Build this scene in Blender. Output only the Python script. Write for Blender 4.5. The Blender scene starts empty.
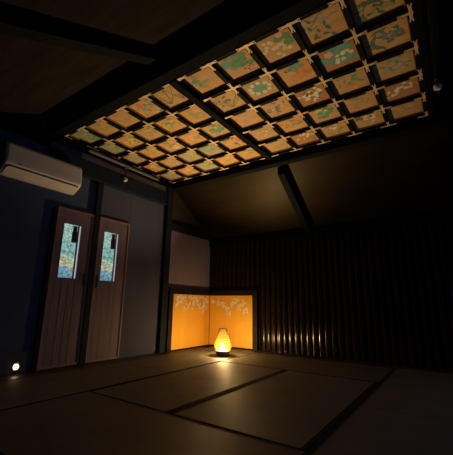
import bpy, math, random
from mathutils import Matrix, Vector
random.seed(7)
sc = bpy.context.scene
COL = sc.collection
PI = math.pi

# ------------------------------------------------------------------ materials
def new_mat(name):
    m = bpy.data.materials.new(name); m.use_nodes = True
    return m, m.node_tree, m.node_tree.nodes['Principled BSDF']

def mat(name, col, rough=.6, var=.15, scale=6.0, stretch=(1, 1, 1), bump=.0, bscale=None, metal=0.0, spec=.5, coat=0.0):
    m, t, p = new_mat(name)
    p.inputs['Roughness'].default_value = rough
    p.inputs['Metallic'].default_value = metal
    p.inputs['Specular IOR Level'].default_value = spec
    p.inputs['Coat Weight'].default_value = coat
    tc = t.nodes.new('ShaderNodeTexCoord'); mp = t.nodes.new('ShaderNodeMapping')
    mp.inputs['Scale'].default_value = stretch
    n = t.nodes.new('ShaderNodeTexNoise'); n.inputs['Scale'].default_value = scale
    n.inputs['Detail'].default_value = 6
    t.links.new(tc.outputs['Object'], mp.inputs[0]); t.links.new(mp.outputs[0], n.inputs['Vector'])
    r = t.nodes.new('ShaderNodeValToRGB')
    r.color_ramp.elements[0].position = .3; r.color_ramp.elements[1].position = .7
    r.color_ramp.elements[0].color = tuple(c * (1 - var) for c in col) + (1,)
    r.color_ramp.elements[1].color = tuple(min(1, c * (1 + var)) for c in col) + (1,)
    t.links.new(n.outputs['Fac'], r.inputs[0]); t.links.new(r.outputs[0], p.inputs['Base Color'])
    if bump:
        n2 = t.nodes.new('ShaderNodeTexNoise'); n2.inputs['Scale'].default_value = bscale or scale * 6
        t.links.new(mp.outputs[0], n2.inputs['Vector'])
        b = t.nodes.new('ShaderNodeBump'); b.inputs['Strength'].default_value = bump; b.inputs['Distance'].default_value = .01
        t.links.new(n2.outputs['Fac'], b.inputs['Height']); t.links.new(b.outputs[0], p.inputs['Normal'])
    return m

def emit(name, col, strength):
    m = bpy.data.materials.new(name); m.use_nodes = True
    t = m.node_tree; t.nodes.clear()
    o = t.nodes.new('ShaderNodeOutputMaterial'); e = t.nodes.new('ShaderNodeEmission')
    e.inputs[0].default_value = (*col, 1); e.inputs[1].default_value = strength
    t.links.new(e.outputs[0], o.inputs[0])
    return m

M = {}
M['plaster'] = mat('haze_blue_plaster', (.036, .062, .13), .9, .12, 3, bump=.15, bscale=60)  # blue haze over the wall put into the plaster colour
M['panel_wall'] = mat('mauve_grey_panel', (.046, .053, .09), .85, .08, 2.5, (1, 1, .3))
M['fusuma'] = mat('rose_brown_paper', (.215, .165, .175), .85, .08, 3)
M['post'] = mat('dark_post_wood', (.009, .013, .023), .7, .25, 5, (4, 4, .4), spec=.12)
M['beam'] = mat('sooty_beam_wood', (.0038, .0034, .0032), .8, .3, 5, (.4, 4, 4), spec=.06)
M['ceil'] = mat('smoked_ceiling_board', (.0155, .0105, .0062), .9, .3, 4, (.5, 3, 3), bump=.1, spec=.05)
M['ceil_back'] = mat('varnished_ceiling_board', (.012, .0075, .003), .45, .3, 4, (.5, 3, 3), bump=.06, spec=.07)
M['ceil_back'].node_tree.nodes['Principled BSDF'].inputs['Specular Tint'].default_value = (1.0, .72, .38, 1)
M['brown_board'] = mat('brown_board', (.05, .032, .016), .8, .2, 6, spec=.1)
M['strip'] = mat('pale_board', (.36, .31, .25), .9, .12, 6, spec=.1)
M['door'] = mat('red_brown_door_wood', (.14, .10, .12), .6, .18, 7, (3, 3, .25))  # wood colour mixed with the purple of the haze
M['door_frame'] = mat('door_edge_wood', (.22, .13, .105), .55, .15, 7, (3, 3, .3))
M['slat'] = mat('dark_lacquered_batten', (.014, .0085, .006), .14, .3, 8, (3, 3, .3), spec=.2)
M['board'] = mat('floor_board', (.045, .032, .022), .4, .25, 5, (.5, 4, 1))
M['base_b'] = mat('dark_baseboard', (.010, .010, .011), .5, .2, 5)
M['lacquer'] = mat('black_lacquer', (.005, .004, .0035), .7, .2, 5, spec=.08)
M['brass'] = mat('gilt_brass', (.62, .42, .19), .6, .12, 20, metal=.2)
M['white_ac'] = mat('off_white_plastic', (.52, .49, .44), .5, .03, 4)
M['ac_dark'] = mat('dark_slot', (.02, .02, .02), .6, .1, 4)
M['ac_louver'] = mat('cream_louver_plastic', (.62, .56, .46), .45, .03, 4)
M['track'] = mat('grey_track_metal', (.12, .12, .12), .6, .1, 8, metal=.2)
M['spot_white'] = mat('white_lamp_head', (.46, .44, .39), .5, .03, 8)
M['clear'] = emit('glowing_white_reveal', (.62, .66, .74), .6)  # emission imitates daylight falling on the white window reveal
M['latch'] = mat('dark_iron', (.012, .013, .016), .5, .1, 9)
M['frame_scr'] = mat('black_screen_border', (.010, .008, .007), .6, .25, 12, spec=.2)
M['blossom'] = mat('pale_blossom_paint', (.95, .80, .64), .7, .08, 20)
M['twig'] = mat('brown_twig_paint', (.36, .18, .07), .7, .12, 20)
M['bamboo'] = mat('lantern_bamboo', (.13, .06, .014), .8, .2, 20, spec=.05)
M['lan_base'] = mat('lantern_base_wood', (.50, .38, .24), .7, .2, 14, spec=.15)
M['heri'] = mat('black_border_cloth', (.020, .017, .013), .9, .25, 60, spec=.1)
M['nl_body'] = mat('night_light_plastic', (.30, .28, .25), .5, .05, 10)
M['nl_lens'] = emit('night_light_glow', (1.0, .72, .36), 5)
M['bulb'] = emit('lantern_bulb_glow', (1.0, .62, .24), 2250)

def gold_mat():
    m, t, p = new_mat('gold_leaf')
    p.inputs['Roughness'].default_value = .55; p.inputs['Metallic'].default_value = .15
    tc = t.nodes.new('ShaderNodeTexCoord')
    n = t.nodes.new('ShaderNodeTexNoise'); n.inputs['Scale'].default_value = 5
    b = t.nodes.new('ShaderNodeTexBrick'); b.inputs['Scale'].default_value = 8
    b.inputs['Color1'].default_value = (.90, .49, .05, 1); b.inputs['Color2'].default_value = (.84, .45, .045, 1)
    b.inputs['Mortar'].default_value = (.66, .34, .035, 1); b.inputs['Mortar Size'].default_value = .01
    b.offset = 0; b.inputs['Brick Width'].default_value = .9; b.inputs['Row Height'].default_value = .9
    mx = t.nodes.new('ShaderNodeMix'); mx.data_type = 'RGBA'
    mx.inputs['B'].default_value = (.92, .52, .055, 1)
    t.links.new(tc.outputs['Object'], n.inputs['Vector']); t.links.new(tc.outputs['Object'], b.inputs['Vector'])
    t.links.new(n.outputs['Fac'], mx.inputs['Factor']); t.links.new(b.outputs[0], mx.inputs['A'])
    t.links.new(mx.outputs['Result'], p.inputs['Base Color'])
    return m
M['gold'] = gold_mat()

def tatami_mat_mat(name, along_y, col):
    m, t, p = new_mat(name)
    p.inputs['Roughness'].default_value = .62; p.inputs['Specular IOR Level'].default_value = .35
    tc = t.nodes.new('ShaderNodeTexCoord')
    w = t.nodes.new('ShaderNodeTexWave'); w.wave_type = 'BANDS'; w.bands_direction = 'X' if along_y else 'Y'
    w.inputs['Scale'].default_value = 55; w.inputs['Distortion'].default_value = .6
    n = t.nodes.new('ShaderNodeTexNoise'); n.inputs['Scale'].default_value = 3; n.inputs['Detail'].default_value = 8
    r = t.nodes.new('ShaderNodeValToRGB')
    r.color_ramp.elements[0].position = .3; r.color_ramp.elements[1].position = .72
    r.color_ramp.elements[0].color = tuple(c * .82 for c in col) + (1,)
    r.color_ramp.elements[1].color = tuple(c * 1.15 for c in col) + (1,)
    bp = t.nodes.new('ShaderNodeBump'); bp.inputs['Strength'].default_value = .25; bp.inputs['Distance'].default_value = .003
    t.links.new(tc.outputs['Object'], w.inputs['Vector']); t.links.new(tc.outputs['Object'], n.inputs['Vector'])
    t.links.new(n.outputs['Fac'], r.inputs[0]); t.links.new(r.outputs[0], p.inputs['Base Color'])
    t.links.new(w.outputs['Fac'], bp.inputs['Height']); t.links.new(bp.outputs[0], p.inputs['Normal'])
    return m
M['tatY'] = tatami_mat_mat('straw_weave_lengthwise', True, (.14, .132, .10))
M['tatX'] = tatami_mat_mat('straw_weave_crosswise', False, (.125, .108, .07))

def pane_mat():
    # a lit window: patterned glass with daylight behind it
    m = bpy.data.materials.new('daylit_patterned_glass'); m.use_nodes = True
    t = m.node_tree; t.nodes.clear()
    o = t.nodes.new('ShaderNodeOutputMaterial'); e = t.nodes.new('ShaderNodeEmission')
    tc = t.nodes.new('ShaderNodeTexCoord'); sx = t.nodes.new('ShaderNodeSeparateXYZ')
    mr = t.nodes.new('ShaderNodeMapRange'); mr.inputs[1].default_value = -.335; mr.inputs[2].default_value = .335
    n0 = t.nodes.new('ShaderNodeTexNoise'); n0.inputs['Scale'].default_value = 9
    ad = t.nodes.new('ShaderNodeMath'); ad.operation = 'MULTIPLY_ADD'; ad.inputs[1].default_value = .35; ad.inputs[2].default_value = -.17
    a2 = t.nodes.new('ShaderNodeMath'); a2.operation = 'ADD'
    r = t.nodes.new('ShaderNodeValToRGB')
    els = r.color_ramp.elements
    stops = [(0.0, (.13, .27, .36)), (.18, (.16, .31, .38)), (.27, (.46, .46, .28)), (.38, (.38, .47, .34)),
             (.46, (.17, .37, .37)), (.75, (.30, .47, .40)), (1.0, (.30, .46, .42))]
    els[0].position, els[0].color = stops[0][0], (*stops[0][1], 1)
    els[1].position, els[1].color = stops[-1][0], (*stops[-1][1], 1)
    for ps, c in stops[1:-1]:
        q = els.new(ps); q.color = (*c, 1)
    v = t.nodes.new('ShaderNodeTexVoronoi'); v.feature = 'DISTANCE_TO_EDGE'; v.inputs['Scale'].default_value = 30
    vr = t.nodes.new('ShaderNodeMapRange'); vr.inputs[1].default_value = .0; vr.inputs[2].default_value = .16
    vr.inputs[3].default_value = .5; vr.inputs[4].default_value = 1.2
    n = t.nodes.new('ShaderNodeTexNoise'); n.inputs['Scale'].default_value = 24
    nr = t.nodes.new('ShaderNodeMapRange'); nr.inputs[1].default_value = .3; nr.inputs[2].default_value = .7
    nr.inputs[3].default_value = .6; nr.inputs[4].default_value = 1.35
    mu = t.nodes.new('ShaderNodeMath'); mu.operation = 'MULTIPLY'
    L = t.links.new
    for q in (v, n, n0): L(tc.outputs['Object'], q.inputs['Vector'])
    L(tc.outputs['Object'], sx.inputs[0]); L(sx.outputs['Z'], mr.inputs[0])
    L(n0.outputs['Fac'], ad.inputs[0]); L(ad.outputs[0], a2.inputs[0]); L(mr.outputs[0], a2.inputs[1])
    L(a2.outputs[0], r.inputs[0]); L(r.outputs[0], e.inputs[0])
    L(v.outputs['Distance'], vr.inputs[0]); L(n.outputs['Fac'], nr.inputs[0])
    L(vr.outputs[0], mu.inputs[0]); L(nr.outputs[0], mu.inputs[1]); L(mu.outputs[0], e.inputs[1])
    L(e.outputs[0], o.inputs[0])
    return m
M['pane'] = pane_mat()

def liner_mat():
    # thin glowing gauze inside the lantern's weave, half see-through
    m = bpy.data.materials.new('lantern_gauze'); m.use_nodes = True
    t = m.node_tree; t.nodes.clear()
    o = t.nodes.new('ShaderNodeOutputMaterial'); e = t.nodes.new('ShaderNodeEmission'); tr = t.nodes.new('ShaderNodeBsdfTransparent')
    mx = t.nodes.new('ShaderNodeMixShader'); mx.inputs[0].default_value = .40
    tl = t.nodes.new('ShaderNodeBsdfTranslucent'); tl.inputs[0].default_value = (1.0, .55, .12, 1)
    m2 = t.nodes.new('ShaderNodeMixShader'); m2.inputs[0].default_value = .07
    e.inputs[0].default_value = (1.0, .42, .055, 1); e.inputs[1].default_value = 1.5
    t.links.new(e.outputs[0], m2.inputs[1]); t.links.new(tl.outputs[0], m2.inputs[2])
    t.links.new(tr.outputs[0], mx.inputs[1]); t.links.new(m2.outputs[0], mx.inputs[2]); t.links.new(mx.outputs[0], o.inputs[0])
    return m
M['liner'] = liner_mat()

# paints of the ceiling panels
def paint(n, c): M[n] = mat(n, c, .75, .18, 25)
WOODS = []
for k, c in enumerate([(.50, .27, .075), (.46, .26, .075), (.53, .265, .065), (.44, .25, .085), (.33, .26, .12), (.36, .16, .05)]):
    WOODS.append(mat('painted_panel_ochre', c, .7, .2, 5, (1, 2.5, 1)))
paint('green_paint', (.10, .25, .10)); paint('dark_green_paint', (.07, .13, .065)); paint('teal_paint', (.11, .30, .19))
paint('white_paint', (.66, .56, .36)); paint('grey_paint', (.38, .32, .20)); paint('red_paint', (.62, .13, .04))
paint('pink_paint', (.66, .33, .19)); paint('yellow_paint', (.66, .44, .07)); paint('blue_paint', (.13, .16, .17)); paint('ink_paint', (.10, .07, .035))
paint('olive_paint', (.26, .27, .09))

# ------------------------------------------------------------------ mesh builder
class MB:
    def __init__(s): s.v = []; s.f = []; s.mi = []; s.sm = []
    def add(s, vs, fs, mi=0, smooth=False):
        o = len(s.v); s.v += [tuple(v) for v in vs]
        for f in fs: s.f.append([i + o for i in f]); s.mi.append(mi); s.sm.append(smooth)
    def box(s, x0, x1, y0, y1, z0, z1, mi=0, bev=0.0):
        if bev:
            b = min(bev, abs(x1 - x0) / 2.1, abs(y1 - y0) / 2.1, abs(z1 - z0) / 2.1)
            vs = []; idx = {}
            X = (x0, x1); Y = (y0, y1); Z = (z0, z1)
            sg = (1, -1)
            for i in (0, 1):
                for j in (0, 1):
                    for k in (0, 1):
                        for a in range(3):
                            p = [X[i], Y[j], Z[k]]
                            for ax, q in enumerate((i, j, k)):
                                if ax != a: p[ax] += sg[q] * b
                            idx[i, j, k, a] = len(vs); vs.append(p)
            fs = []
            for a in range(3):
                u, w = (a + 1) % 3, (a + 2) % 3
                for side in (0, 1):
                    loop = []
                    for (qu, qw) in ((0, 0), (1, 0), (1, 1), (0, 1)):
                        c = [0, 0, 0]; c[a] = side; c[u] = qu; c[w] = qw; loop.append(idx[(*c, a)])
                    fs.append(loop if side else loop[::-1])
            for a in range(3):
                u, w = (a + 1) % 3, (a + 2) % 3
                for qu in (0, 1):
                    for qw in (0, 1):
                        c0 = [0, 0, 0]; c0[u] = qu; c0[w] = qw; c1 = list(c0); c1[a] = 1
                        l = [idx[(*c0, u)], idx[(*c1, u)], idx[(*c1, w)], idx[(*c0, w)]]
                        fs.append(l if qu != qw else l[::-1])
            for i in (0, 1):
                for j in (0, 1):
                    for k in (0, 1):
                        l = [idx[i, j, k, 0], idx[i, j, k, 1], idx[i, j, k, 2]]
                        fs.append(l if (i + j + k) % 2 else l[::-1])
            s.add(vs, fs, mi)
            return s
        vs = [(x, y, z) for x in (x0, x1) for y in (y0, y1) for z in (z0, z1)]
        s.add(vs, [(0, 1, 3, 2), (4, 6, 7, 5), (0, 4, 5, 1), (2, 3, 7, 6), (0, 2, 6, 4), (1, 5, 7, 3)], mi)
        return s
    def prism(s, pts, axis, a0, a1, mi=0, smooth=False):
        """polygon pts in the two other axes (cyclic order) extruded along axis"""
        n = len(pts); vs = []
        for a in (a0, a1):
            for (p, q) in pts:
                vs.append({'x': (a, p, q), 'y': (p, a, q), 'z': (p, q, a)}[axis])
        s.add(vs, [list(range(n))[::-1], list(range(n, 2 * n))], mi)
        if smooth: s.add(vs, [], mi)      # separate rim vertices keep the ends crisp
        o = len(s.v) - 2 * n
        for i in range(n):
            j = (i + 1) % n
            s.f.append([o + i, o + j, o + n + j, o + n + i]); s.mi.append(mi); s.sm.append(smooth)
        return s
    def lathe(s, prof, c=(0, 0, 0), n=32, mi=0, caps=True, smooth=True):
        vs = []; fs = []
        for (r, z) in prof:
            for k in range(n):
                a = 2 * PI * k / n; vs.append((c[0] + r * math.cos(a), c[1] + r * math.sin(a), c[2] + z))
        for i in range(len(prof) - 1):
            for k in range(n):
                l = (k + 1) % n; fs.append((i * n + k, i * n + l, (i + 1) * n + l, (i + 1) * n + k))
        s.add(vs, fs, mi, smooth)
        if caps:
            o = len(s.v) - len(vs); 
            s.f.append([o + k for k in range(n)][::-1]); s.mi.append(mi); s.sm.append(False)
            s.f.append([o + (len(prof) - 1) * n + k for k in range(n)]); s.mi.append(mi); s.sm.append(False)
        return s
    def tube(s, pts, r, n=8, mi=0, closed=False):
        pts = [Vector(p) for p in pts]; vs = []; fs = []; m = len(pts)
        for i, p in enumerate(pts):
            if closed: d = pts[(i + 1) % m] - pts[i - 1]
            else: d = pts[min(i + 1, m - 1)] - pts[max(i - 1, 0)]
            d.normalize(); u = d.orthogonal() if abs(d.z) > .95 else d.cross(Vector((0, 0, 1)))
            u.normalize(); w = d.cross(u)
            for k in range(n):
                a = 2 * PI * k / n; vs.append(p + r * (math.cos(a) * u + math.sin(a) * w))
        for i in range(m if closed else m - 1):
            j = (i + 1) % m
            for k in range(n):
                l = (k + 1) % n; fs.append((i * n + k, i * n + l, j * n + l, j * n + k))
        if not closed: fs += [list(range(n))[::-1], [(m - 1) * n + k for k in range(n)]]
        s.add(vs, fs, mi, True)
        return s
    def build(s, name, mats, parent=None, kind=None, loc=None):
        if not isinstance(mats, (list, tuple)): mats = [mats]
        me = bpy.data.meshes.new(name); v = s.v
        off = Vector(loc) if loc is not None else Vector((0, 0, 0))
        me.from_pydata([Vector(q) - off for q in v], [], s.f); me.validate()
        for m in mats: me.materials.append(m)
        if len(me.polygons) == len(s.mi):
            for p, i, q in zip(me.polygons, s.mi, s.sm): p.material_index = i; p.use_smooth = q
        import bmesh
        bm = bmesh.new(); bm.from_mesh(me)
        bmesh.ops.recalc_face_normals(bm, faces=bm.faces[:]); bm.to_mesh(me); bm.free()
        o = bpy.data.objects.new(name, me); COL.objects.link(o); o.location = off
        if parent is not None:
            o.parent = parent
            o.location = off - world_loc(parent) if loc is not None else -world_loc(parent)
        if kind: o['kind'] = kind
        return o

def world_loc(o):
    l = Vector(o.location)
    while o.parent is not None: o = o.parent; l = l + Vector(o.location)
    return l

def thing(name, loc, label, cat, group=None):
    o = bpy.data.objects.new(name, None); o.empty_display_size = .1
    COL.objects.link(o); o.location = loc
    return tag(o, label, cat, group)
def tag(o, label, cat, group=None):
    o['label'] = label; o['category'] = cat
    if group: o['group'] = group
    return o
def struct(name, mb, m, parent=None, loc=None): return mb.build(name, m, parent, 'structure', loc)

# ------------------------------------------------------------------ room shell
RX = 6.0            # right wall
FY = -6.3           # closed side behind the camera
ZB, ZF = 1.97, 3.05 # ceiling height at the back wall, at the front beam
SL = .50            # pitch of the front slope
def zfront(y): return ZF + (y + 3.3) * SL

struct('floor', MB().box(-.15, RX + .1, FY, .1, -.12, -.035), M['board'])
b = MB(); b.box(.08, RX, -.30, -.0, -.035, -.002); struct('trim_1', b, M['board'])
b = MB(); b.box(.0, .235, FY, -.0, -.035, -.002); struct('trim_2', b, M['board'])

prof = [(.1, -.1), (.1, 2.0), (-1.05, 3.13), (-3.3, 3.13), (-3.3, ZF + .06), (FY, zfront(FY) + .06), (FY, -.1)]
struct('wall_left', MB().prism(prof, 'x', -.12, 0.0), M['plaster'])
wr = MB(); top = lambda y: 3.13 if y > -3.3 else zfront(y) + .06
wr.prism([(.1, -.1), (.1, 2.0), (-.95, 2.95), (-.95, -.1)], 'x', RX, RX + .12)
wr.box(RX, RX + .12, -3.25, -.95, -.1, .35); wr.prism([(-.95, 1.45), (-.95, 2.95), (-1.05, 3.13), (-3.25, 3.13), (-3.25, 1.45)], 'x', RX, RX + .12)
wr.prism([(-3.25, -.1), (-3.25, 3.13), (-3.3, 3.13), (FY, zfront(FY) + .06), (FY, -.1)], 'x', RX, RX + .12)
struct('wall_right', wr, M['ceil'])
# back wall: plain dark boards with half-round lacquered battens
wb = MB(); wb.box(-.1, RX, 0, .1, -.1, 2.05)
wall_back = struct('wall_back', wb, M['slat'])
bt = MB(); x = .20
while x < RX - .05:
    hw = .035; n = 8; dx = random.uniform(-.003, .003); A0 = math.radians(21); Rr = hw / math.sin(A0)
    arc = [(x + dx - Rr * math.sin(A0 * (1 - 2 * k / n)), -.024 - Rr * (math.cos(A0 * (1 - 2 * k / n)) - math.cos(A0))) for k in range(n + 1)]
    bt.prism([(x + dx - hw, 0.0)] + arc + [(x + dx + hw, 0.0)], 'z', 0.0, 1.87)
    o = len(bt.v)                                          # the gently rounded face is smooth, the sides stay crisp
    bt.add([(p, q - .0004, z) for z in (0.0, 1.87) for (p, q) in arc], [(k, k + 1, n + 2 + k, n + 1 + k) for k in range(n)], 0, True)
    x += .0985
struct('batten_cladding', bt, M['slat'], wall_back)
# the side behind the camera is closed; an unseen low window is added in the right wall for blue fill
struct('wall_front', MB().box(-.1, RX, FY - .1, FY, -.1, zfront(FY) + .06), M['ceil'])
wf = MB()
for q in ((-3.25, -3.20, .35, 1.45), (-1.0, -.95, .35, 1.45), (-3.20, -1.0, .35, .40), (-3.20, -1.0, 1.40, 1.45), (-2.12, -2.08, .40, 1.40)):
    wf.box(RX - .01, RX + .13, *q)
struct('added_window_1', wf, M['post'])
# ceilings
th = .06
struct('ceiling', MB().box(-.05, RX, -3.35, -1.0, 3.06, 3.12), M['ceil'])
cb = MB(); cb.prism([(0.05, ZB - .034), (-1.08, 2.716), (-1.08, 2.80), (.05, ZB + .05)], 'x', 0, RX)
struct('ceiling_back', cb, M['ceil_back'])
cf = MB(); cf.prism([(-3.27, ZF + .015), (FY, zfront(FY)), (FY, zfront(FY) + .06), (-3.27, ZF + .075)], 'x', 0, RX)
struct('ceiling_front', cf, M['ceil'])

# beams (trim): front, far, back-wall plate, rafters
struct('trim_3', MB().box(0, RX, -3.30, -3.185, 2.795, 3.06, bev=.006), M['beam'])
struct('trim_4', MB().box(0, RX, -1.165, -1.04, 2.70, 3.06, bev=.008), M['beam'])
struct('trim_5', MB().box(0, RX, -.06, .0, 1.86, 1.965, bev=.006), M['beam'])
sl = (2.716 - (ZB - .034)) / 1.13
def rafter_back(x0, x1, d):
    y0, y1 = -1.05, -.03
    f = lambda y: 2.70 + (-1.05 - y) * sl
    return MB().prism([(y0, f(y0) - d), (y1, f(y1) - d), (y1, f(y1)), (y0, f(y0))], 'x', x0, x1)
struct('trim_6', rafter_back(2.00, 2.10, .13), M['beam'])
struct('trim_7', rafter_back(4.05, 4.15, .13), M['beam'])
def rafter_front(x0, x1, d):
    return MB().prism([(-3.295, zfront(-3.295) - d), (-3.295, zfront(-3.295)), (FY, zfront(FY)), (FY, zfront(FY) - d)], 'x', x0, x1)
struct('trim_8', rafter_front(1.82, 1.94, .12), M['beam'])
struct('trim_9', rafter_front(4.0, 4.13, .12), M['beam'])

# left wall: posts, lintels, recessed panels
struct('trim_10', MB().box(0, .055, -2.62, -2.535, 0, 2.36, bev=.004), M['post'])
struct('trim_11', MB().box(0, .075, -1.315, -1.185, 0, 2.70, bev=.005), M['post'])
struct('trim_12', MB().box(0, .06, -3.30, -1.315, 2.365, 2.60, bev=.005), M['post'])
struct('trim_13', MB().box(0, .06, -1.185, -.06, 1.965, 2.085, bev=.005), M['post'])
struct('trim_14', MB().box(0, .012, -2.88, -1.315, 2.60, 2.70), M['strip'])
struct('trim_15', MB().box(0, .045, -3.16, -3.115, 0, 1.87, bev=.004), M['lacquer'])
struct('trim_22', MB().prism([(-1.185, 2.085), (-.17, 2.085), (-1.06, 2.69), (-1.185, 2.70)], 'x', 0, .012), M['brown_board'])
struct('trim_16', MB().box(0, .014, -2.02, -1.315, .03, 2.36), M['panel_wall'])
struct('trim_17', MB().box(0, .014, -1.185, -.035, .03, 1.965), M['fusuma'])
struct('trim_18', MB().box(0, .012, -2.535, -2.02, 1.90, 2.36), M['panel_wall'])
struct('trim_21', MB().prism([(-4.15, 2.605), (-3.305, 2.605), (-3.305, 2.705), (-1.04, 2.705), (-1.04, 3.055), (-3.3, 3.04), (-4.15, 2.62)], 'x', 0, .02), M['beam'])
struct('baseboard_left', MB().box(0, .02, FY, -3.16, 0, .22, bev=.003), M['base_b'])

def door(name, y0, y1, h, w0, w1):
    """a narrow wooden door in the plane x = 0 with one tall patterned-glass light"""
    z0, z1 = 1.03, 1.70
    d = MB(); t = .03
    d.box(0, t, y0, w0, .012, h); d.box(0, t, w1, y1, .012, h)
    d.box(0, t, w0, w1, .012, z0); d.box(0, t, w0, w1, z1, h)
    for yy in [y0 + .03 + k * (y1 - y0 - .06) / 5 for k in range(1, 5)]:      # board joints below the light
        d.box(t, t + .002, yy - .0485, yy + .0455, .06, z0 - .06)
    o = struct(name, d, M['door'])
    f = MB(); e = .022
    f.box(t, t + .012, y0, y0 + e, .012, h); f.box(t, t + .012, y1 - e, y1, .012, h)
    f.box(t, t + .012, y0 + e, y1 - e, .012, .012 + e); f.box(t, t + .012, y0 + e, y1 - e, h - e, h)
    struct('door_frame', f, M['door_frame'], o)
    c = ((w0 + w1) / 2, (z0 + z1) / 2)
    p = MB(); p.box(.001, .004, w0, w1, z0, z1); struct('pane', p, M['pane'], o, (0.0, c[0], c[1]))
    j = MB(); j.box(.004, .012, w1 - .020, w1 - .002, z0, z1); struct('lit_reveal', j, M['clear'], o)  # glowing strip stands in for the daylit reveal beside the glass
    j = MB(); j.box(.004, .016, w1 - .040, w1 - .022, z0, z1); struct('glazing_bar', j, M['track'], o)
    l = MB(); l.box(.005, .018, w1 - .110, w1 - .042, z1 - .225, z1 - .09, bev=.004); l.box(.006, .012, w1 - .10, w1 - .05, z1 - .09, z1 - .01)
    l.lathe([(.012, 0), (.020, .01), (.012, .02)], (.014, w1 - .055, z1 - .10), 12)
    struct('latch', l, M['latch'], o)
    hd = MB(); hy = y1 - .05 if name == 'door_1' else y0 + .05
    hd.box(t + .0, t + .006, hy - .012, hy + .012, .93, 1.10, bev=.003)
    hd.tube([(t + .006, hy, .95), (t + .03, hy, .965), (t + .03, hy, 1.065), (t + .006, hy, 1.08)], .005)
    struct('door_handle', hd, M['latch'], o)
    return o
door('door_1', -3.112, -2.622, 1.885, -3.008, -2.775)
door('door_2', -2.533, -2.03, 1.885, -2.436, -2.198)

# ------------------------------------------------------------------ tatami
def tatami(x0, x1, y0, y1, label, w=.034):
    along_y = (y1 - y0) > (x1 - x0); g = .003
    x0 += g; x1 -= g; y0 += g; y1 -= g
    c = ((x0 + x1) / 2, (y0 + y1) / 2, -.035)
    o = thing('tatami_mat', c, label, 'tatami mat', 'tatami mats covering the floor')
    MB().box(x0, x1, y0, y1, -.035, -.001, bev=.003).build('woven_top', M['tatY'] if along_y else M['tatX'], o, None, c)
    for k in (0, 1):
        b = MB()
        if along_y:
            xa = x0 - .001 if k == 0 else x1 - w; b.box(xa, xa + w + .001, y0 + .001, y1 - .001, -.034, .0008)
        else:
            ya = y0 - .001 if k == 0 else y1 - w; b.box(x0 + .001, x1 - .001, ya, ya + w + .001, -.034, .0008)
        b.build('cloth_border', M['heri'], o, None, c)
    return o
tatami(.24, 1.20, -2.21, -.30, 'tatami mat in the corner with the glowing lantern standing on it', .012)
tatami(.24, 1.20, -4.12, -2.21, 'tatami mat along the left wall in front of the two doors', .012)
tatami(.24, 1.20, -6.03, -4.12, 'dim tatami mat at the lower left corner of the photo, by the left wall', .012)
tatami(1.20, 3.165, -1.29, -.30, 'brownish tatami mat lying crosswise along the foot of the slatted wall', .010)
tatami(1.20, 2.155, -3.225, -1.29, 'tatami mat in mid floor, left of the first dark border from the lantern')
tatami(2.155, 3.165, -3.225, -1.29, 'pale tatami mat in mid floor between the two long dark borders')
tatami(1.20, 3.165, -4.20, -3.225, 'dim tatami mat lying crosswise at the bottom middle of the photo', .014)
tatami(3.165, 4.12, -2.21, -.27, 'shadowy tatami mat at right reaching back to the dark end of the slatted wall')
tatami(3.165, 4.12, -4.15, -2.21, 'tatami mat at the lower right edge of the photo, nearest the camera')

# ------------------------------------------------------------------ coffered ceiling
GZ = 2.813; BW = .046; BH = .052
XS_L = [.008 + k * .3787 for k in range(5)]             # bars of the left half, then the beam
XS_R = [2.348 + k * .3838 for k in range(5)]
YJ = [-3.145 + k * .3915 for k in range(6)]
XB = (1.890, 1.972)                                       # middle beam
lat = thing('coffer_lattice', (1.945, -2.17, GZ), 'black lacquered ceiling lattice with small gilt crosses at its crossings', 'ceiling lattice')
lat['kind'] = 'structure'
LC = (1.945, -2.17, GZ)
for y in YJ:
    for (xa, xb) in ((-.0, XB[0]), (XB[1], 3.93)):
        MB().box(xa, xb, y - BW / 2, y + BW / 2, GZ, GZ + BH, bev=.003).build('lattice_bar', M['lacquer'], lat, None, LC)
for x in XS_L + XS_R:
    xa = max(x - BW / 2, 0.0)
    MB().box(xa, x + BW / 2, YJ[0] + BW / 2, YJ[-1] - BW / 2, GZ + .0005, GZ + BH, bev=.003).build('lattice_bar', M['lacquer'], lat, None, LC)
MB().box(XB[0], XB[1], -3.185, -1.165, GZ - .030, GZ + .12, bev=.004).build('middle_beam', M['beam'], lat, None, LC)
MB().box(3.905, 3.955, -3.185, -1.165, GZ - .02, GZ + .12, bev=.004).build('edge_beam', M['beam'], lat, None, LC)

def fitting(x, y, arms):
    b = MB(); t = .003; z0 = GZ - t; z1 = GZ + .0004
    b.box(x - .016, x + .016, y - .016, y + .016, z0, z1)
    for (dx, dy) in arms:
        # forked arm: a plain strip, then two prongs
        for (s0, s1, o0, o1) in ((.016, .066, -.011, .011), (.066, .088, -.015, -.005), (.066, .088, .005, .015)):
            if dx: 
                xa, xb = sorted((x + dx * s0, x + dx * s1)); b.box(xa, xb, y + o0, y + o1, z0, z1)
            else:
                ya, yb = sorted((y + dy * s0, y + dy * s1)); b.box(x + o0, x + o1, ya, yb, z0, z1)
    b.build('gilt_fitting', M['brass'], lat, None, LC)
cols = [(x, 'L', k) for k, x in enumerate(XS_L)] + [(1.874, 'LB', 5), (1.996, 'RB', 0)] + [(x, 'R', k + 1) for k, x in enumerate(XS_R)]
for (x, side, k) in cols:
    for j, y in enumerate(YJ):
        arms = []
        if not (side == 'L' and k == 0) and side != 'RB': arms.append((-1, 0))
        if not (side == 'R' and k == 5) and side != 'LB': arms.append((1, 0))
        if side in 'LR':
            if j > 0: arms.append((0, -1))
            if j < 5: arms.append((0, 1))
        yy = y
        if side == 'L' and k == 0: x = .024
        fitting(x, yy, arms)

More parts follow.
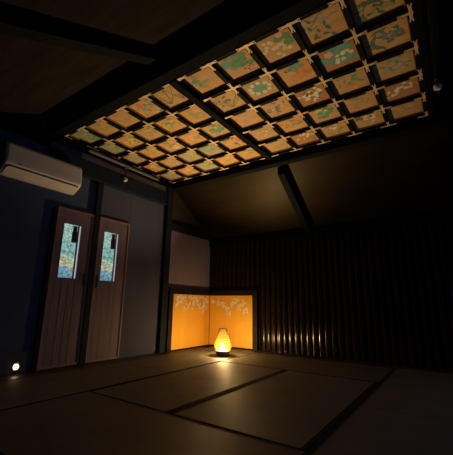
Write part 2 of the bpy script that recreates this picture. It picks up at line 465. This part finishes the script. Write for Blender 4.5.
# painted boards, one per coffer
def disc(b, cx, cy, r, z, mi, n=8, sx=1.0, rot=0.0):
    vs = []
    for k in range(n):
        a = 2 * PI * k / n; u, w = r * math.cos(a) * sx, r * math.sin(a)
        vs.append((cx + u * math.cos(rot) - w * math.sin(rot), cy + u * math.sin(rot) + w * math.cos(rot), z))
    b.add(vs, [list(range(n))], mi)
def leaf(b, cx, cy, l, w, rot, z, mi):
    pts = [(0, 0), (.25 * l, .5 * w), (.6 * l, .42 * w), (l, 0), (.6 * l, -.42 * w), (.25 * l, -.5 * w)]
    b.add([(cx + p * math.cos(rot) - q * math.sin(rot), cy + p * math.sin(rot) + q * math.cos(rot), z) for p, q in pts], [list(range(6))], mi)
def stroke(b, pts, w, z, mi):
    for (x0, y0), (x1, y1) in zip(pts, pts[1:]):
        dx, dy = x1 - x0, y1 - y0; l = math.hypot(dx, dy) or 1; nx, ny = -dy / l * w / 2, dx / l * w / 2
        b.add([(x0 + nx, y0 + ny, z), (x1 + nx, y1 + ny, z), (x1 - nx, y1 - ny, z), (x0 - nx, y0 - ny, z)], [(0, 1, 2, 3)], mi)

# board plane as seen from below: u runs right (+x), v runs up in the photo (-y)
# each recipe: (material of the board, description, list of (kind, paint, u, v, size, count))
P = {
 (0, 0): (4, 'greenish teal leaves', [('leaves', 'teal_paint', -.02, .0, .13, 16), ('leaves', 'green_paint', .05, -.04, .09, 8)]),
 (1, 0): (3, 'faded brown and olive grasses', [('branch', 'olive_paint', -.05, -.06, .2, 5), ('leaves', 'olive_paint', .02, 0, .1, 7)]),
 (2, 0): (3, 'fine grass and red specks', [('branch', 'olive_paint', 0, -.08, .22, 6), ('dots', 'red_paint', .03, .0, .09, 7)]),
 (3, 0): (2, 'red flower among blue-green leaves', [('leaves', 'teal_paint', .02, -.03, .13, 14), ('flower', 'red_paint', -.05, .06, .05, 1), ('leaves', 'blue_paint', .04, .03, .08, 6)]),
 (4, 0): (1, 'a bare dark thin-twigged bough', [('branch', 'ink_paint', -.1, -.1, .3, 7), ('branch', 'ink_paint', .08, -.1, .25, 5)]),
 (5, 0): (2, 'dull green shrub and grey flower', [('leaves', 'olive_paint', -.06, .06, .12, 14), ('flower', 'grey_paint', .06, .02, .035, 1), ('leaves', 'green_paint', -.08, .02, .08, 7)]),
 (6, 0): (2, 'green pine clumps over dark specks', [('clump', 'teal_paint', -.01, .07, .12, 14), ('clump', 'green_paint', .05, .03, .08, 8), ('dots', 'ink_paint', .06, -.06, .06, 9)]),
 (7, 0): (2, 'white blossoms beside big green leaves', [('blooms', 'white_paint', -.06, .04, .09, 9), ('blooms', 'white_paint', .03, -.05, .07, 7), ('clump', 'green_paint', .09, .04, .07, 9), ('flower', 'pink_paint', .06, .11, .04, 1)]),
 (8, 0): (0, 'spreading bough of grey blossoms', [('branch', 'dark_green_paint', -.12, -.02, .3, 8), ('blooms', 'grey_paint', -.03, .04, .11, 14), ('leaves', 'dark_green_paint', -.02, -.02, .12, 10)]),
 (9, 0): (0, 'dense dark green foliage', [('leaves', 'dark_green_paint', -.05, -.02, .14, 22), ('leaves', 'ink_paint', .04, .02, .1, 10), ('leaves', 'olive_paint', 0, 0, .15, 10)]),
 (0, 1): (4, 'a pale spray over green leaves', [('leaves', 'green_paint', -.02, -.01, .12, 14), ('blooms', 'grey_paint', .02, .02, .05, 5)]),
 (1, 1): (1, 'yellow flowers and green leaves', [('leaves', 'green_paint', .04, -.03, .1, 9), ('blooms', 'yellow_paint', -.02, .0, .1, 8)]),
 (2, 1): (3, 'olive foliage with a red bud', [('leaves', 'olive_paint', -.03, .0, .13, 13), ('flower', 'red_paint', .03, .0, .03, 1), ('leaves', 'green_paint', .06, .03, .07, 6)]),
 (3, 1): (2, 'a leafy green stem', [('leaves', 'olive_paint', .02, .0, .13, 14), ('leaves', 'green_paint', -.04, .03, .09, 8)]),
 (4, 1): (2, 'faint vine on bare orange wood', [('leaves', 'olive_paint', .0, .0, .11, 10), ('branch', 'olive_paint', -.05, -.1, .2, 4)]),
 (5, 1): (0, 'a thin dark reed plant', [('branch', 'dark_green_paint', 0, -.12, .24, 7), ('leaves', 'dark_green_paint', 0, .02, .1, 7)]),
 (6, 1): (1, 'white flowers ringing green leaves', [('clump', 'teal_paint', .0, .0, .09, 12), ('ring', 'white_paint', .0, .0, .095, 9)]),
 (7, 1): (2, 'green leaf over orange-red petals', [('clump', 'teal_paint', .02, .09, .06, 8), ('leaves', 'red_paint', .05, -.02, .07, 7), ('dots', 'ink_paint', -.05, .07, .04, 4)]),
 (8, 1): (5, 'pink flower on green ground', [('clump', 'teal_paint', .02, .03, .15, 30), ('flower', 'pink_paint', -.06, .06, .05, 1), ('blooms', 'white_paint', .05, -.03, .08, 8)]),
 (9, 1): (0, 'dark blue-green bamboo leaves', [('leaves', 'dark_green_paint', -.01, .0, .13, 20), ('leaves', 'blue_paint', .04, .02, .09, 12)]),
 (0, 2): (4, 'a withered brown spray', [('leaves', 'olive_paint', .0, .0, .1, 8), ('branch', 'olive_paint', -.05, -.08, .2, 4)]),
 (1, 2): (2, 'grey green leaves on orange wood', [('leaves', 'green_paint', -.03, .0, .1, 9), ('leaves', 'olive_paint', .05, .0, .08, 6)]),
 (2, 2): (1, 'cream flowers and a red patch', [('blooms', 'white_paint', .03, -.03, .08, 6), ('leaves', 'red_paint', -.04, .05, .07, 5), ('leaves', 'green_paint', 0, 0, .1, 6)]),
 (3, 2): (2, 'traces of olive and pink leaves', [('leaves', 'olive_paint', .03, .0, .08, 7), ('leaves', 'pink_paint', -.04, .02, .08, 5)]),
 (4, 2): (0, 'mid green broad leaves', [('clump', 'green_paint', .03, .0, .1, 10), ('leaves', 'olive_paint', -.04, -.03, .1, 8)]),
 (5, 2): (2, 'pale wisps of flowering grass', [('branch', 'grey_paint', -.03, -.09, .22, 6), ('blooms', 'grey_paint', .03, .02, .06, 5)]),
 (6, 2): (0, 'slate blue leaves on orange wood', [('leaves', 'blue_paint', -.03, -.02, .08, 8), ('leaves', 'blue_paint', .07, .04, .06, 6), ('leaves', 'pink_paint', .0, .05, .08, 5)]),
 (7, 2): (5, 'several clusters of white blossoms', [('blooms', 'white_paint', -.07, .0, .06, 9), ('blooms', 'white_paint', .05, .05, .065, 10), ('blooms', 'white_paint', .02, -.06, .06, 7), ('leaves', 'dark_green_paint', 0, 0, .12, 7)]),
 (8, 2): (3, 'green leaves and small red flower', [('leaves', 'green_paint', .0, .03, .12, 12), ('flower', 'red_paint', .01, -.06, .03, 1)]),
 (9, 2): (3, 'pale green leaves and cream petals', [('leaves', 'green_paint', .03, .02, .12, 12), ('blooms', 'grey_paint', .05, -.02, .1, 9)]),
 (0, 3): (3, 'red and yellow autumn leaves', [('leaves', 'red_paint', -.05, .02, .08, 7), ('leaves', 'yellow_paint', .02, 0, .08, 7), ('leaves', 'green_paint', .08, -.02, .07, 5)]),
 (1, 3): (3, 'one faint stem on orange wood', [('branch', 'olive_paint', 0, -.1, .22, 4), ('leaves', 'olive_paint', .02, .02, .07, 4)]),
 (2, 3): (4, 'a yellowish green spray', [('leaves', 'olive_paint', 0, 0, .12, 10), ('dots', 'yellow_paint', .02, .02, .08, 8)]),
 (3, 3): (4, 'teal leaves at left corner', [('leaves', 'teal_paint', -.04, .03, .1, 11), ('dots', 'ink_paint', .05, -.03, .06, 5)]),
 (4, 3): (0, 'dark green and red mixed leaves', [('leaves', 'dark_green_paint', 0, 0, .12, 10), ('leaves', 'red_paint', .06, .02, .06, 4)]),
 (5, 3): (3, 'a sprig of tiny white flowers', [('dots', 'white_paint', .0, -.01, .07, 10), ('leaves', 'olive_paint', .02, .04, .1, 7)]),
 (6, 3): (0, 'scattered orange red flowers', [('blooms', 'red_paint', -.04, .02, .09, 6), ('blooms', 'red_paint', .08, .03, .05, 3), ('leaves', 'green_paint', 0, -.03, .12, 7)]),
 (7, 3): (3, 'green leaves topped with yellow', [('clump', 'green_paint', .02, -.02, .1, 12), ('blooms', 'yellow_paint', .0, .07, .07, 5)]),
 (8, 3): (3, 'small dark blue flowers', [('dots', 'blue_paint', .0, .0, .1, 9), ('leaves', 'olive_paint', 0, 0, .11, 7)]),
 (9, 3): (5, 'white streaks on red-brown ground', [('leaves', 'white_paint', .03, .05, .08, 8), ('leaves', 'white_paint', -.06, -.04, .08, 7)]),
 (0, 4): (4, 'dim brown grasses', [('branch', 'olive_paint', 0, -.1, .2, 5)]),
 (1, 4): (0, 'a muted orange flower', [('flower', 'pink_paint', 0, 0, .05, 1), ('leaves', 'olive_paint', .03, -.03, .08, 5)]),
 (2, 4): (4, 'greyish green leaves at right', [('leaves', 'green_paint', .05, 0, .09, 8), ('leaves', 'olive_paint', -.03, .02, .08, 5)]),
 (3, 4): (0, 'pale yellow seed heads', [('dots', 'yellow_paint', 0, .02, .09, 9), ('branch', 'olive_paint', 0, -.1, .2, 4)]),
 (4, 4): (1, 'single green sprig on ochre', [('leaves', 'green_paint', .03, .03, .07, 7), ('dots', 'grey_paint', -.03, 0, .06, 5)]),
 (5, 4): (3, 'pale buds along the top', [('dots', 'grey_paint', -.01, .05, .09, 8), ('leaves', 'olive_paint', .03, -.02, .1, 7)]),
 (6, 4): (5, 'white petals zigzagging on red-brown', [('leaves', 'white_paint', .04, .04, .08, 7), ('dots', 'white_paint', -.05, -.04, .06, 6)]),
 (7, 4): (3, 'white petals over grey-green leaves', [('leaves', 'green_paint', 0, -.02, .12, 9), ('blooms', 'white_paint', .03, .04, .06, 4)]),
 (8, 4): (3, 'white petals drifting on dark ochre', [('leaves', 'white_paint', .03, .02, .09, 6), ('leaves', 'dark_green_paint', -.03, 0, .1, 6)]),
 (9, 4): (3, 'two pale round blossoms', [('flower', 'grey_paint', -.04, 0, .04, 1), ('flower', 'grey_paint', .06, .02, .035, 1), ('leaves', 'olive_paint', 0, 0, .1, 5)]),
}
MOULD = mat('coffer_moulding', (.22, .11, .035), .65, .2, 8)
ORD = ['first', 'second', 'third', 'fourth', 'fifth']
ROW = ['nearest row', 'second row', 'middle row', 'fourth row', 'farthest row']
edgesL = XS_L + [XB[0]]; edgesR = [XB[1]] + XS_R
def coffer(c):
    e, k = (edgesL, c) if c < 5 else (edgesR, c - 5)
    return e[k], e[k + 1]
def spread(rad): 
    a = random.uniform(0, 2 * PI); r = rad * math.sqrt(random.random()); return r * math.cos(a), r * math.sin(a)
for (c, j), (wood, desc, recipe) in P.items():
    xa, xb = coffer(c); h = BW / 2 - .006
    xa += h if c != 5 else -.001; xb -= h if c != 4 else -.001
    if c == 0: xa = .026
    ya, yb = YJ[j] + h, YJ[j + 1] - h
    zb = GZ + BH - .006; cx, cy = (xa + xb) / 2, (ya + yb) / 2
    random.seed(100 * c + j)
    b = MB(); mats = [WOODS[wood]]
    b.box(xa, xb, ya, yb, zb, zb + .012)
    mats.append(MOULD); mw = .014
    for q in ((xa, xa + mw, ya, yb), (xb - mw, xb, ya, yb), (xa + mw, xb - mw, ya, ya + mw), (xa + mw, xb - mw, yb - mw, yb)):
        b.box(*q, zb - .016, zb + .001, 1)
    lim_u = (xb - xa) / 2 - BW * .75; lim_v = (yb - ya) / 2 - BW * .75
    layer = 0
    for (kind, pname, u0, v0, rad, n) in recipe:
        mats.append(M[pname]); mi = len(mats) - 1
        cl = lambda u, v, m: (cx + max(-lim_u + m, min(lim_u - m, u)), cy - max(-lim_v + m, min(lim_v - m, v)))
        for q in range(n):
            layer += 1; z = zb - .0006 - layer * .00003
            du, dv = spread(rad)
            if kind == 'leaves':
                l = random.uniform(.045, .085); X, Y = cl(u0 + du, v0 + dv, .045); leaf(b, X, Y, l, l * .42, random.uniform(0, 2 * PI), z, mi)
                if lim_u < .05: break
            elif kind == 'clump':
                X, Y = cl(u0 + du, v0 + dv, .03); disc(b, X, Y, random.uniform(.022, .036), z, mi, 9, 1.35, random.uniform(-.4, .4))
            elif kind in ('blooms', 'ring', 'flower'):
                if kind == 'ring':
                    a = 2 * PI * q / n; du, dv = rad * math.cos(a) * 1.1, rad * math.sin(a) * .8
                if kind == 'flower': du = dv = 0
                R = rad * .8 if kind == 'flower' else (.026 if kind == 'ring' else random.uniform(.016, .024))
                X, Y = cl(u0 + du, v0 + dv, R); a0 = random.uniform(0, PI)
                for s in range(5):
                    a = a0 + 2 * PI * s / 5
                    disc(b, X + R * .5 * math.cos(a), Y + R * .5 * math.sin(a), R * .52, z - s * .000004, mi, 7)
            elif kind == 'dots':
                X, Y = cl(u0 + du, v0 + dv, .012); disc(b, X, Y, random.uniform(.007, .012), z, mi, 7)
            elif kind == 'branch':
                a = PI / 2 + (q - n / 2 + .5) * .3 + random.uniform(-.1, .1); pts = []; u, v = u0, v0
                for s in range(6):
                    pts.append(cl(u, v, .008)); u += math.cos(a) * rad / 5; v += math.sin(a) * rad / 5; a += random.uniform(-.3, .3)
                stroke(b, pts, .0055, z, mi)
    side = (ORD[c] + ' column from left wall') if c < 5 else (ORD[c - 5] + ' column right of beam')
    o = b.build('painted_board', mats, None, None, (cx, cy, zb))
    lab = 'overhead board with %s, %s, %s' % (desc, side, ROW[j]); assert len(lab.split()) <= 16, lab
    tag(o, lab, 'painted board', 'painted boards in the coffers overhead')

# ------------------------------------------------------------------ lighting tracks with a spot head each
def track(x, y0, y1, z, name_label, m='track'):
    o = thing('lighting_track', (x, (y0 + y1) / 2, z), name_label, 'lighting track')
    c = tuple(o.location)
    MB().box(x - .016, x + .016, y0, y1, z, z + .03, bev=.003).build('rail', M[m], o, None, c)
    for y in (y0, y1): MB().box(x - .018, x + .018, y - .012, y + .012, z - .002, z + .032, bev=.003).build('end_cap', M['latch'], o, None, c)
def spot_head(x, y, z, ztop, label):
    o = thing('track_spotlight', (x, y, ztop), label, 'spotlight')
    c = (x, y, ztop)
    MB().box(x - .014, x + .014, y - .035, y + .035, ztop - .03, ztop, bev=.003).build('adapter', M['latch'], o, None, c)
    MB().tube([(x, y, ztop - .03), (x, y, z + .028)], .007).build('stem', M['latch'], o, None, c)
    b = MB(); b.lathe([(.004, .034), (.02, .030), (.030, .018), (.034, .0), (.032, -.016), (.024, -.028), (.018, -.032)], (x, y, z), 20)
    b.build('lamp_head', M['spot_white'], o, None, c)
track(.085, -2.84, -1.57, 2.715, 'grey lighting track running above the left wall under the ceiling edge')
spot_head(.085, -2.22, 2.52, 2.715, 'small white spotlight head hanging from the track above the doors')
track(4.0, -3.0, -1.6, 2.80, 'dim lighting track at the right edge of the painted ceiling', 'lacquer')
spot_head(4.0, -1.86, 2.71, 2.80, 'small white spotlight head hanging right of the painted ceiling')
struct('trim_19', MB().box(3.957, 4.04, -3.0, -2.2, 2.84, 3.0), M['brown_board'])
struct('trim_20', MB().box(.0, .03, -3.185, -1.165, 2.76, 2.812), M['beam'])

# ------------------------------------------------------------------ air conditioner
ac = thing('air_conditioner', (.0, -3.39, 2.05), 'white wall air conditioner high on the dark left wall', 'air conditioner')
AC = (.0, -3.39, 2.05); y0, y1 = -3.825, -2.955
pf = [(0, 2.075), (0, 2.405), (.02, 2.415), (.16, 2.415), (.19, 2.40), (.203, 2.375), (.222, 2.20), (.222, 2.165), (.205, 2.140), (.17, 2.115), (.09, 2.07), (.06, 2.06)]
b = MB(); secs = []
for (t, k) in ((0, .90), (.006, .955), (.016, .988), (.03, 1.0)): secs.append((y0 + t, k))
secs += [(y1 - (q - y0), k) for (q, k) in secs[::-1]]
np_ = len(pf); vs = [(px * k, q, 2.25 + (pz - 2.25) * k) for (q, k) in secs for (px, pz) in pf]
fs = [(i * np_ + a, i * np_ + (a + 1) % np_, (i + 1) * np_ + (a + 1) % np_, (i + 1) * np_ + a) for i in range(len(secs) - 1) for a in range(np_)]
fs += [list(range(np_)), [(len(secs) - 1) * np_ + a for a in range(np_)]]
b.add(vs, fs); b.build('body', M['white_ac'], ac, None, AC)
def flap(s0, s1, ya, yb, r, n0, n1):
    # rounded rectangle lying on the sloping underside
    A = Vector((.066, 0, 2.062)); D = (Vector((.206, 0, 2.137)) - A).normalized(); Nn = Vector((D.z, 0, -D.x))
    pts = []
    for (cs, cy, a0) in ((s1 - r, yb - r, 0), (s0 + r, yb - r, 90), (s0 + r, ya + r, 180), (s1 - r, ya + r, 270)):
        for q in range(6):
            a = math.radians(a0 + q * 18); pts.append((cs + r * math.cos(a), cy + r * math.sin(a)))
    m = MB(); n = len(pts)
    vs = [A + D * p + Nn * h + Vector((0, y, 0)) for h in (n0, n1) for (p, y) in pts]
    m.add(vs, [list(range(n)), list(range(n, 2 * n))] + [(i, (i + 1) % n, n + (i + 1) % n, n + i) for i in range(n)])
    return m
flap(.006, .168, y0 + .028, y1 - .028, .035, -.002, .003).build('outlet_rim', M['ac_dark'], ac, None, AC)
lv = flap(.011, .158, y0 + .036, y1 - .036, .032, .0, .012)
lv.build('louver', M['ac_louver'], ac, None, AC)
MB().box(.222, .224, -3.70, -3.66, 2.172, 2.182).build('indicator', M['ac_dark'], ac, None, AC)

# ------------------------------------------------------------------ night light
nl = thing('night_light', (.02, -3.325, .075), 'small glowing night light low on the dark baseboard at the left edge', 'night light')
NC = (.02, -3.325, .075)
MB().box(.02, .035, -3.355, -3.295, .035, .115, bev=.004).build('plate', M['nl_body'], nl, None, NC)
b = MB(); pr = [(.004, .028), (.014, .024), (.023, .015), (.027, .0)]
vs = []
n = 16
for (r, h) in pr:
    for k in range(n):
        a = 2 * PI * k / n; vs.append((.035 + h, -3.325 + r * math.cos(a), .075 + r * math.sin(a)))
fs = [(i * n + k, i * n + (k + 1) % n, (i + 1) * n + (k + 1) % n, (i + 1) * n + k) for i in range(len(pr) - 1) for k in range(n)] + [list(range(n))]
b.add(vs, fs, 0, True); b.build('lens', M['nl_lens'], nl, None, NC)

# ------------------------------------------------------------------ folding screen
fs_ = thing('folding_screen', (.08, -.09, 0), 'gold two-panel folding screen with pale blossoms and a black border standing in the corner', 'folding screen')
FC = (.08, -.09, 0)
def flower2(b, P0, U, N, u, z, R, mi, k):
    a0 = random.uniform(0, PI)
    for s in range(5):
        a = a0 + 2 * PI * s / 5; vs = []
        cu, cz = u + R * .55 * math.cos(a), z + R * .55 * math.sin(a)
        for q in range(7):
            e = 2 * PI * q / 7
            p = P0 + U * (cu + R * .5 * math.cos(e)) + Vector((0, 0, cz + R * .5 * math.sin(e))) + N * (.0008 + k * .00001)
            vs.append(p)
        b.add(vs, [list(range(7))], mi)
def screen_panel(P0, U, N, W, outer, gen):
    """P0 foot of the fold, U along the panel, N towards the room"""
    H = .985; fw = .092; t = .02; g0, g1 = .0, (W - fw)
    def bx(b, u0, u1, z0, z1, n0, n1):
        vs = [P0 + U * u + N * q + Vector((0, 0, z)) for u in (u0, u1) for q in (n0, n1) for z in (z0, z1)]
        b.add(vs, [(0, 1, 3, 2), (4, 6, 7, 5), (0, 4, 5, 1), (2, 3, 7, 6), (0, 2, 6, 4), (1, 5, 7, 3)])
    bl = MB(); bx(bl, g0, g1, .02, .895, -t + .004, 0)
    fr = MB()
    bx(fr, g1, W, 0, H, -t, .006); bx(fr, g0, g1, .895, H, -t, .006); bx(fr, g0, g1, 0, .02, -t, .004)
    k = 0
    for (u, z, R) in gen:
        flower2(bl, P0, U, N, u, z, R * 1.25, 1, k % 40); k += 1
    for i in range(12 if outer == 'L' else 9):
        u = random.uniform(g0 + .05, g1 - .05); z = .885; pts = []
        L_ = random.uniform(.08, .22)
        for s in range(5): pts.append((u + random.uniform(-.01, .01) * s, z - L_ * s / 4))
        for (a, c1), (d, e) in zip(pts, pts[1:]):
            w = .002
            bl.add([P0 + U * (a - w) + Vector((0, 0, c1)) + N * .0005, P0 + U * (a + w) + Vector((0, 0, c1)) + N * .0005,
                    P0 + U * (d + w) + Vector((0, 0, e)) + N * .0005, P0 + U * (d - w) + Vector((0, 0, e)) + N * .0005], [(0, 1, 2, 3)], 2)
    pn = bl.build('screen_panel', [M['gold'], M['blossom'], M['twig']], fs_, None, FC)
    fr.build('border', M['frame_scr'], pn, None, FC)
random.seed(5)
genL = []
for i in range(95):
    u = random.uniform(.06, .93); d = random.random() ** 1.5 * (.13 + .10 * abs(math.sin(u * 7.3))); genL.append((min(u, .94), .865 - d, random.uniform(.014, .022)))
for (u, z) in ((.19, .62), (.21, .60), (.17, .64), (.5, .66), (.72, .68)): genL.append((u, z, .019))
genR = []
for cu, dz, cnt in ((.08, .08, 9), (.18, .10, 9), (.30, .13, 11), (.40, .20, 10), (.43, .26, 4), (.52, .12, 9), (.60, .07, 9), (.66, .18, 8), (.74, .10, 9), (.78, .22, 9)):
    for q in range(cnt):
        genR.append((cu + random.uniform(-.045, .045), .868 - dz + random.uniform(-.05, .045), random.uniform(.014, .021)))
genR = [(u, min(z, .872), R) for (u, z, R) in genR]
V = Vector
a = math.radians(1.5)
screen_panel(V((.080, -.085, 0)), V((math.sin(a) * .3, -1, 0)).normalized(), V((1, 0, 0)), 1.085, 'L', genL)
screen_panel(V((.080, -.075, 0)), V((1, -.006, 0)).normalized(), V((0, -1, 0)), 1.018, 'R', genR)

# ------------------------------------------------------------------ lantern
LX, LY = .955, -.875
la = thing('woven_lantern', (LX, LY, 0), 'glowing pear-shaped woven lantern on the floor in front of the gold screen', 'lantern')
C0 = (LX, LY, 0.0)
MB().lathe([(.080, .0008), (.088, .006), (.098, .035), (.112, .060), (.112, .066), (.100, .068)], C0, 32).build('base', M['lan_base'], la, None, C0)
R_prof = [(.064, .100), (.085, .115), (.110, .124), (.140, .126), (.180, .120), (.225, .106), (.270, .088), (.315, .070), (.350, .059), (.375, .055)]
def rad(z):
    for (z0, r0), (z1, r1) in zip(R_prof, R_prof[1:]):
        if z0 <= z <= z1: return r0 + (r1 - r0) * (z - z0) / (z1 - z0)
    return R_prof[-1][1]
sh = MB()
NV = 22
zs = [.066 + k * (.373 - .066) / 14 for k in range(15)]
for k in range(NV):
    th = 2 * PI * k / NV
    sh.tube([(LX + (rad(z) + .002) * math.cos(th), LY + (rad(z) + .002) * math.sin(th), z) for z in zs], .0028, 5)
for q in range(11):
    z = .072 + q * .0298
    sh.tube([(LX + rad(z) * math.cos(2 * PI * k / 32), LY + rad(z) * math.sin(2 * PI * k / 32), z) for k in range(32)], .003, 5, closed=True)
shade = sh.build('woven_shade', M['bamboo'], la, None, C0)
MB().lathe([(r - .006, z) for (z, r) in R_prof], C0, 32, caps=False).build('gauze_lining', M['liner'], shade, None, C0)
b = MB(); b.tube([(LX + .057 * math.cos(2 * PI * k / 28), LY + .057 * math.sin(2 * PI * k / 28), .380) for k in range(28)], .0065, 8, closed=True)
b.build('top_ring', M['lan_base'], la, None, C0)
b = MB(); b.lathe([(.014, .069), (.016, .092), (.013, .097)], C0, 16); b.build('lamp_socket', M['lan_base'], la, None, C0)
b = MB(); b.lathe([(.008, .096), (.017, .106), (.024, .123), (.024, .138), (.017, .153), (.006, .160)], C0, 20); b.build('bulb', M['bulb'], la, None, C0)

# added spot over the lantern's mouth, brightens the painted ceiling
sp = bpy.data.lights.new('added_ceiling_spot', 'SPOT'); so = bpy.data.objects.new('added_ceiling_spot', sp); COL.objects.link(so)
so.location = (LX, LY, .43)
aim = Vector((1.60, -2.0, 2.85)) - Vector(so.location)
so.rotation_euler = aim.to_track_quat('-Z', 'Y').to_euler()
sp.energy = 330; sp.color = (1.0, .72, .38); sp.spot_size = math.radians(108); sp.spot_blend = 1.0; sp.shadow_soft_size = .05

# ------------------------------------------------------------------ world: added blue fill, let in by the added right-wall window
w = bpy.data.worlds.new('blue_fill'); sc.world = w; w.use_nodes = True
bg = w.node_tree.nodes['Background']; bg.inputs[0].default_value = (.24, .42, 1.0, 1); bg.inputs[1].default_value = 1.6
porl = bpy.data.lights.new('added_window_portal', 'AREA'); poro = bpy.data.objects.new('added_window_portal', porl); COL.objects.link(poro)
porl.shape = 'RECTANGLE'; porl.size = 1.1; porl.size_y = 2.3; porl.cycles.is_portal = True
poro.location = (RX + .125, -2.1, .9); poro.rotation_euler = (0, PI / 2, 0)

# ------------------------------------------------------------------ camera
cam = bpy.data.cameras.new('camera'); co = bpy.data.objects.new('camera', cam); COL.objects.link(co)
yaw, pit, rol, fpx = .6073, .2306, .0150, 324.76
fv = Vector((-math.sin(yaw) * math.cos(pit), math.cos(yaw) * math.cos(pit), math.sin(pit)))
rv = Vector((math.cos(yaw), math.sin(yaw), 0)); uv = rv.cross(fv)
c_, s_ = math.cos(rol), math.sin(rol)
rv, uv = c_ * rv + s_ * uv, c_ * uv - s_ * rv
co.matrix_world = Matrix(((rv.x, uv.x, -fv.x, 3.9087), (rv.y, uv.y, -fv.y, -5.0758), (rv.z, uv.z, -fv.z, .75), (0, 0, 0, 1)))
cam.sensor_fit = 'HORIZONTAL'; cam.sensor_width = 36; cam.lens = fpx / 453 * 36; cam.clip_start = .05
sc.camera = co

vs_ = sc.view_settings
vs_.view_transform = 'Standard'; vs_.look = 'None'; vs_.exposure = 0; vs_.gamma = 1; vs_.use_curve_mapping = False
